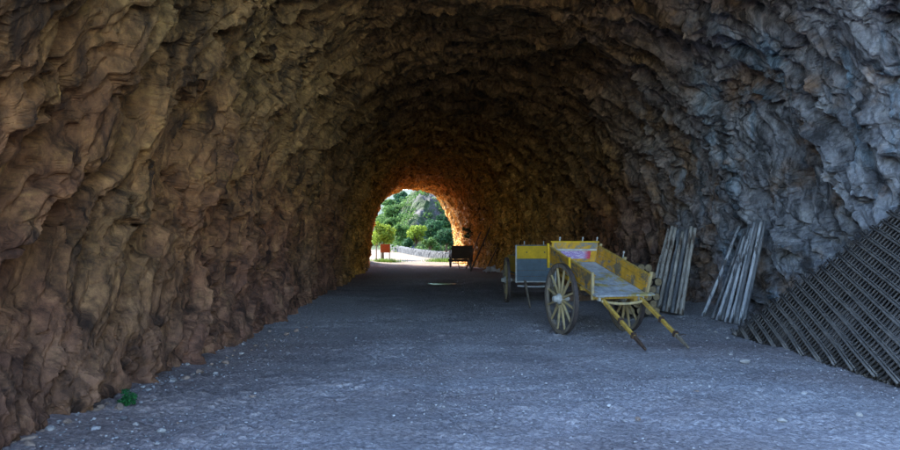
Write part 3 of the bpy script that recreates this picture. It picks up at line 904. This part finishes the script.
# ------------------------------------------------------------------ mesh panel
def mesh_panels():
    A = Vector((5.50, 12.0, .02)); T = Vector((6.76, 9.75, 2.0))
    e = (T-A).normalized()                       # upper edge of the cut sheets
    foot = Vector((-.2, -6.4, 0)).normalized()   # where they stand on the floor
    nrm = e.cross(foot).normalized()
    if nrm.x > 0: nrm = -nrm
    q = Vector((-.237, -1.0, -.307)); q = (q-nrm*q.dot(nrm)).normalized()
    r = nrm.cross(q).normalized()
    if r.z < 0: r = -r
    ea, eb = e.dot(q), e.dot(r)
    labs = ['front sheet of the dark welded mesh leaning on the right wall',
            'second sheet of dark mesh, pressed behind the front one on the right wall',
            'third sheet of dark mesh, under the two outer ones on the right wall',
            'innermost sheet of the dark mesh stack, closest to the right wall']
    for k in range(4):
        off = -.038*k
        oa, ob = random.uniform(-.02, .02)+k*.023, random.uniform(-.01, .01)+k*.018
        t = empty('mesh_sheet', tuple(A+nrm*off)); tag(t, labs[k], 'mesh sheet', 'sheets of welded mesh leaning together')
        def at(a, b, h):
            p = q*a+r*b
            w = .05*math.sin(p.y*1.1+p.z)+.02*math.sin(p.z*3+p.y*.7+k)+.008*math.sin(p.y*5+k*2)
            return p+nrm*(w+h)
        lb = MB(); cb = MB(); ymin = -7.0
        b = .05+ob
        while b < 4.2:
            a0 = b*ea/eb; a1 = min(b*r.z/(-q.z), 7.5+b*.0)
            a0 -= random.uniform(-.03, .09)
            if a0 < 7 and a1 > a0+.1:
                n = max(2, int((a1-a0)/.4)+2); j = random.uniform(-.012, .012)
                pts = [at(a0+(a1-a0)*i/(n-1), b+j*math.sin(i*.8), .012) for i in range(n)]
                lb.tube(pts, .016, 6)
                if k == 0:
                    lb.tube([p+r*.034-nrm*.006 for p in pts], .010, 6)
            b += .150
        a = .05+oa
        while a < 7.5:
            b0 = a*(-q.z)/r.z; b1 = min(a*eb/ea, 4.2)
            if b1 > b0+.05:
                n = max(2, int((b1-b0)/.4)+2)
                cb.tube([at(a, b0+(b1-b0)*i/(n-1), -.008) for i in range(n)], .015, 5)
            a += .098
        lb.build('long_bars', M['mesh_rung'], t, smooth=True)
        cb.build('cross_bars', M['mesh_iron'], t, smooth=True)
mesh_panels()

# ------------------------------------------------------------------ leaves
def leaves(name, centers, radii, n, size, mat, parent=None, squash=.85, fill=.55, seed=0, up=.3):
    rs = np.random.default_rng(seed)
    centers = np.array(centers, float); radii = np.array(radii, float)
    p = radii**2/np.sum(radii**2)
    idx = rs.choice(len(centers), n, p=p)
    d = rs.normal(size=(n, 3)); d /= np.linalg.norm(d, axis=1)[:, None]
    rad = radii[idx]*(fill+(1.08-fill)*rs.random(n))
    P = centers[idx]+d*rad[:, None]*np.array([1, 1, squash])
    nn = d+rs.normal(size=(n, 3))*.6; nn[:, 2] += up; nn /= np.linalg.norm(nn, axis=1)[:, None]
    a = np.cross(nn, rs.normal(size=(n, 3))); a /= np.linalg.norm(a, axis=1)[:, None]; b = np.cross(nn, a)
    s = size*(.6+.8*rs.random(n))[:, None]
    V = np.stack([P-a*s, P-b*s*.5, P+a*s, P+b*s*.5], 1)
    F = np.arange(n*4).reshape(n, 4)
    return raw_mesh(name, V.reshape(-1, 3), F, mat, parent=parent)

def tree(x, y, cz, R, mat, label, base=None, n=2600, size=.16, cat='tree', seed=0, tall=.85):
    b = base if base is not None else g1(x, y)
    t = empty('tree', (x, y, b)); tag(t, label, cat, 'trees beyond the far tunnel mouth')
    rs = random.Random(seed)
    h = cz-b
    mb = MB().tube([(0, 0, -.3), (rs.uniform(-.1, .1), 0, h*.4), (rs.uniform(-.2, .2), 0, h)], [.07*R+.04, .055*R+.03, .02*R], 7)
    for k in range(6):
        a = rs.uniform(0, 2*PI); mb.tube([(0, 0, h*rs.uniform(.3, .6)), (math.cos(a)*R*.6, math.sin(a)*R*.6, h+rs.uniform(-.2, .5)*R)], [.035*R+.015, .012], 5)
    mb.build('trunk', M['bark'], t, smooth=True)
    cs = [(0, 0, h)]; rr_ = [R*.62]
    for k in range(17):
        a = rs.uniform(0, 2*PI); el = rs.uniform(-1.1, 1.2); q = R*rs.uniform(.45, .85)
        cs.append((math.cos(a)*math.cos(el)*q, math.sin(a)*math.cos(el)*q, h+math.sin(el)*q*tall)); rr_.append(R*rs.uniform(.22, .42))
    leaves('crown', cs, rr_, n, size, M[mat], t, seed=seed)
    return t

def plant_small():
    x, y = px2(127, 402)
    x += .14; y -= .12
    t = empty('plant', (x, y, g1(x, y))); tag(t, 'small leafy green plant growing at the foot of the left wall', 'plant')
    mb = MB()
    cs = []
    for k in range(14):
        a = random.uniform(0, 2*PI); r = random.uniform(.015, .075); h = random.uniform(.04, .17)
        mb.tube([(0, 0, 0), (math.cos(a)*r*.5, math.sin(a)*r*.5, h*.6), (math.cos(a)*r, math.sin(a)*r, h)], .003, 4)
        cs.append((math.cos(a)*r, math.sin(a)*r, h))
    mb.build('stem', M['plant'], t)
    leaves('foliage', cs, [.04]*len(cs), 800, .013, M['plant'], t, seed=3, fill=.1)
plant_small()

def wall_shrub():
    t = empty('shrub', (3.75, 47.6, 1.9)); tag(t, 'little green shrub growing out of the orange rock above the dark cart', 'shrub')
    mb = MB(); cs = []
    for k in range(10):
        p = (-.15+random.uniform(-.28, .18), random.uniform(-.25, .25), random.uniform(.1, .85))
        mb.tube([(.3, 0, .2), (p[0]*.5, p[1]*.6, p[2]*.7), p], .012, 4); cs.append(p)
    mb.build('stem', M['bark'], t); leaves('foliage', cs, [.16]*len(cs), 420, .055, M['leaf_dark'], t, seed=5, fill=.1)
wall_shrub()

# ------------------------------------------------------------------ beyond the far mouth
def hillz(x, y):
    base = gz(x, y)
    up = sstep(76, 96, y+.25*x)
    h = 3.4+3.6*sstep(-7, 3, x)+2.5*sstep(4, 30, x)+4*sstep(105, 190, y)
    cl = sstep(82, 85.5, y+fbm(x*.2, y*0, x*0, 3, 5)*3)*sstep(-3.0, 1.0, x)*2.4
    return base+up*h*.8+cl
def outside():
    xs = np.linspace(-70, 90, 420); ys = np.concatenate([np.linspace(60, 110, 200), np.linspace(110.5, 260, 60)])
    Y, X = np.meshgrid(ys, xs, indexing='ij')
    Z = hillz(X, Y)
    am = sstep(78, 90, Y)
    f, e = facet(X/2.2, Y/1.6, 900, 1.0)
    Z = Z+am*(fbm(X*.25, Y*.25, X*0, 5, 90)*.8+f*.7) - .25*(1-sstep(72, 79, Y))
    o = grid_mesh('hill', np.stack([X, Y, Z], -1), M['cliff'], flat=True); tag(o, kind='structure')
    xs = np.linspace(-500, 500, 160); ys = np.linspace(350, 900, 80)
    Y, X = np.meshgrid(ys, xs, indexing='ij')
    Z = sstep(350, 600, Y)*(42+9*fbm(X*.008, Y*.006, X*0, 5, 91)- X*.02)
    o = grid_mesh('far_hills', np.stack([X, Y, Z], -1), M['farhill'], flat=True); tag(o, kind='structure')
    # steep rock face right of the mouth, seen over the low wall
    # low curving stone wall
    pts = [(3.6, 54.6), (2.4, 57.5), (.9, 62), (-.7, 68), (-2.4, 76), (-4.6, 86)]
    R = []
    K = 150; arr = np.array(pts)
    tt = np.linspace(0, len(pts)-1, K)
    px = np.interp(tt, range(len(pts)), arr[:, 0]); py = np.interp(tt, range(len(pts)), arr[:, 1])
    ker = np.ones(15)/15
    pxs = np.convolve(np.pad(px, 7, 'edge'), ker, 'valid'); pys = np.convolve(np.pad(py, 7, 'edge'), ker, 'valid')
    prof = [(-.2, -.3), (-.2, .2), (-.19, .45), (-.16, .60), (.16, .60), (.19, .45), (.2, .2), (.2, -.3)]
    P = np.zeros((K, len(prof), 3))
    dx = np.gradient(pxs); dy = np.gradient(pys); L = np.hypot(dx, dy); nx, ny = -dy/L, dx/L
    for j, (o_, h_) in enumerate(prof):
        P[:, j, 0] = pxs+nx*o_; P[:, j, 1] = pys+ny*o_; P[:, j, 2] = gz(pxs, pys)+h_*(1.0+.0*pys)
    P[:, 1:-1] += (RNG.random((K, len(prof)-2, 3))-.5)*.07
    o = grid_mesh('stone_wall', P, M['stonewall'], flat=True)
    tag(o, 'low curving grey stone wall along the track outside the far mouth', 'wall')
outside()

def scr(px, py, d): return (px-415)/700*d, d, 1.6+(243-py)/700*d
specs = [  # px, py, r(px), dist, mat, label
    (383, 233, 14, 58, 'leaf_bright', 'bright yellow-green small tree behind the red sign', 3200, .09),
    (395, 215, 15, 92, 'leaf_mid', 'mid green tree rising above the bright small tree', 3200, .15),
    (412, 212, 11, 96, 'leaf_mid', 'mid green tree in the middle against the grey cliff', 2600, .15),
    (402, 234, 12, 80, 'leaf_mid', 'round green bush tree behind the start of the low wall', 2600, .13),
    (416, 233, 12, 76, 'leaf_bright', 'bright green round tree just behind the low wall', 2800, .11),
    (432, 231, 15, 78, 'leaf_dark', 'dark green tree right of the bright round one', 3000, .12),
    (446, 236, 13, 72, 'leaf_dark', 'dark bluish green tree closest to the right rock', 2600, .12),
    (438, 209, 14, 90, 'leaf_dark', 'dark tree standing high on the cliff', 2800, .14),
    (420, 196, 9, 104, 'leaf_mid', 'green tree on top of the ridge beside the sky', 2200, .15),
    (450, 199, 12, 96, 'leaf_dark', 'dark tree at the top under the orange arch', 2400, .15),
    (392, 226, 10, 86, 'leaf_mid', 'mid green bushy tree low behind the bright small tree', 2200, .13),
    (425, 218, 10, 88, 'leaf_mid', 'green tree standing on the ledge of the grey cliff', 2400, .13),
    (404, 222, 11, 90, 'leaf_dark', 'dark green tree in the gap left of the cliff', 2400, .13),
    (430, 243, 8, 70, 'leaf_mid', 'low green bush tree touching the stone wall', 1800, .10),
    (408, 243, 7, 75, 'leaf_dark', 'small dark bush tree behind the far half of the stone wall', 1600, .10),
    (448, 218, 13, 84, 'leaf_dark', 'dark tree against the right edge of the opening', 2800, .13),
    (389, 204, 8, 112, 'leaf_mid', 'green tree at the upper left edge of the opening', 1800, .16),
    (401, 197, 8, 122, 'leaf_dark', 'far dark tree highest on the left below the sky', 1800, .17),
    (398, 203, 7, 118, 'leaf_dark', 'distant dark tree at the foot of the blue sky', 1500, .16),
    (436, 194, 10, 108, 'leaf_mid', 'green tree crowning the cliff top', 2200, .15),
    (384, 218, 8, 100, 'leaf_dark', 'small dark tree at the left below the far hill', 1800, .15),
]
for i, (px, py, r, d, m, lab, n, s) in enumerate(specs):
    x, y, z = scr(px, py, d); R = r/700*d
    hb = float(hillz(np.array([x]), np.array([float(y)]))[0]) if y > 70 else g1(x, y)
    hb = min(hb, z-R*.6)
    tree(x, y, z, R, m, lab, base=hb, n=n, size=s, seed=40+i)

def undergrowth():
    rs = np.random.default_rng(77); N = 420
    x = rs.uniform(-14, 9, N); y = rs.uniform(72, 108, N)
    keep = (fbm(x*.3, y*.3, x*0, 2, 33) > -.25) & (x > -.15*(y-60)-1.2)
    x = x[keep]; y = y[keep]; z = hillz(x, y)
    r = rs.uniform(.35, 1.15, len(x))
    o = leaves('undergrowth', np.stack([x, y, z+r*.3], -1), r, 26000, .13, M['leaf_mid'], seed=8)
    tag(o, 'scrub and low bushes covering the slope behind the stone wall', 'undergrowth', kind='stuff')
undergrowth()

def sign():
    t = empty('sign_board', (-2.33, 55.2, g1(-2.3, 55.2))); tag(t, 'rust red board on two posts outside the far mouth', 'sign')
    for x in (-.33, .33): MB().box((x, 0, .7), (.06, .06, 1.45)).build('post', M['hub'] if x < 0 else M['darkwood'], t)
    n = simple('red_board', (.28, .045, .015), (.42, .09, .03), 6, .7)
    MB().box((0, -.045, 1.02), (.76, .03, .66)).build('board', n, t, bevel=.006)
sign()
o = MB().box((0, 0, .72), (.09, .09, 1.44), taper=.85).build('post', M['hub'], None); o.location = (-2.98, 54.4, g1(-3, 54.4))
tag(o, 'pale upright wooden post left of the red board', 'post')

def grass_patch(cx, cy, rx, ry, n, label, h=.22, seed=0):
    rs = np.random.default_rng(seed)
    x = cx+rs.normal(size=n)*rx; y = cy+rs.normal(size=n)*ry
    z = gz(x, y)
    a = rs.random(n)*PI; hh = h*(.5+rs.random(n)); lx = rs.normal(size=n)*.05; ly = rs.normal(size=n)*.05
    w = .018
    V = np.stack([np.stack([x-np.cos(a)*w, y-np.sin(a)*w, z-.02], -1), np.stack([x+np.cos(a)*w, y+np.sin(a)*w, z-.02], -1), np.stack([x+lx, y+ly, z+hh], -1)], 1)
    o = raw_mesh('grass', V.reshape(-1, 3), np.arange(n*3).reshape(n, 3), M['grass'])
    tag(o, label, 'grass', kind='stuff')
grass_patch(-2.3, 54.6, .55, .3, 900, 'green grass around the foot of the red board', seed=1)
grass_patch(2.2, 55.2, .6, .5, 1000, 'green grass at the end of the low stone wall', seed=2)

# ------------------------------------------------------------------ camera, light, world
cam = bpy.data.cameras.new('camera'); co = bpy.data.objects.new('camera', cam); col.objects.link(co)
cam.sensor_width = 36; cam.lens = 36*700/900; cam.clip_end = 6000; cam.clip_start = .05
co.location = (0, 0, 1.6)
yaw = math.atan(35/700); pit = math.atan(18/700)
co.rotation_euler = (PI/2+pit, 0, -yaw)
scn.camera = co

SUN_AZ = math.radians(-42)   # from +Y, clockwise positive towards +X
SUN_EL = math.radians(40)
sun = bpy.data.lights.new('sun', 'SUN'); sun.energy = 2.6; sun.angle = math.radians(.5); sun.color = (1, .93, .82)
so = bpy.data.objects.new('sun', sun); col.objects.link(so)
sd = Vector((math.sin(SUN_AZ)*math.cos(SUN_EL), math.cos(SUN_AZ)*math.cos(SUN_EL), math.sin(SUN_EL)))
so.rotation_euler = sd.to_track_quat('Z', 'Y').to_euler(); so.location = (-30, 60, 60)
w = bpy.data.worlds.new('World'); scn.world = w; w.use_nodes = True
nt = w.node_tree; bg = nt.nodes['Background']
sky = nt.nodes.new('ShaderNodeTexSky'); sky.sky_type = 'NISHITA'; sky.sun_disc = False; sky.ozone_density = 3.9
sky.sun_elevation = SUN_EL; sky.sun_rotation = SUN_AZ % (2*PI)
nt.links.new(sky.outputs[0], bg.inputs[0]); bg.inputs[1].default_value = .15

vs = scn.view_settings
vs.view_transform = 'Standard'; vs.look = 'None'; vs.gamma = 1; vs.use_curve_mapping = False
vs.exposure = 3.25
cy = scn.cycles
cy.max_bounces = 8; cy.diffuse_bounces = 4; cy.glossy_bounces = 2; cy.transmission_bounces = 2
cy.use_denoising = True; cy.denoiser = 'OPENIMAGEDENOISE'; cy.denoising_input_passes = 'RGB_ALBEDO_NORMAL'; cy.denoising_prefilter = 'NONE'
cy.sample_clamp_indirect = 10
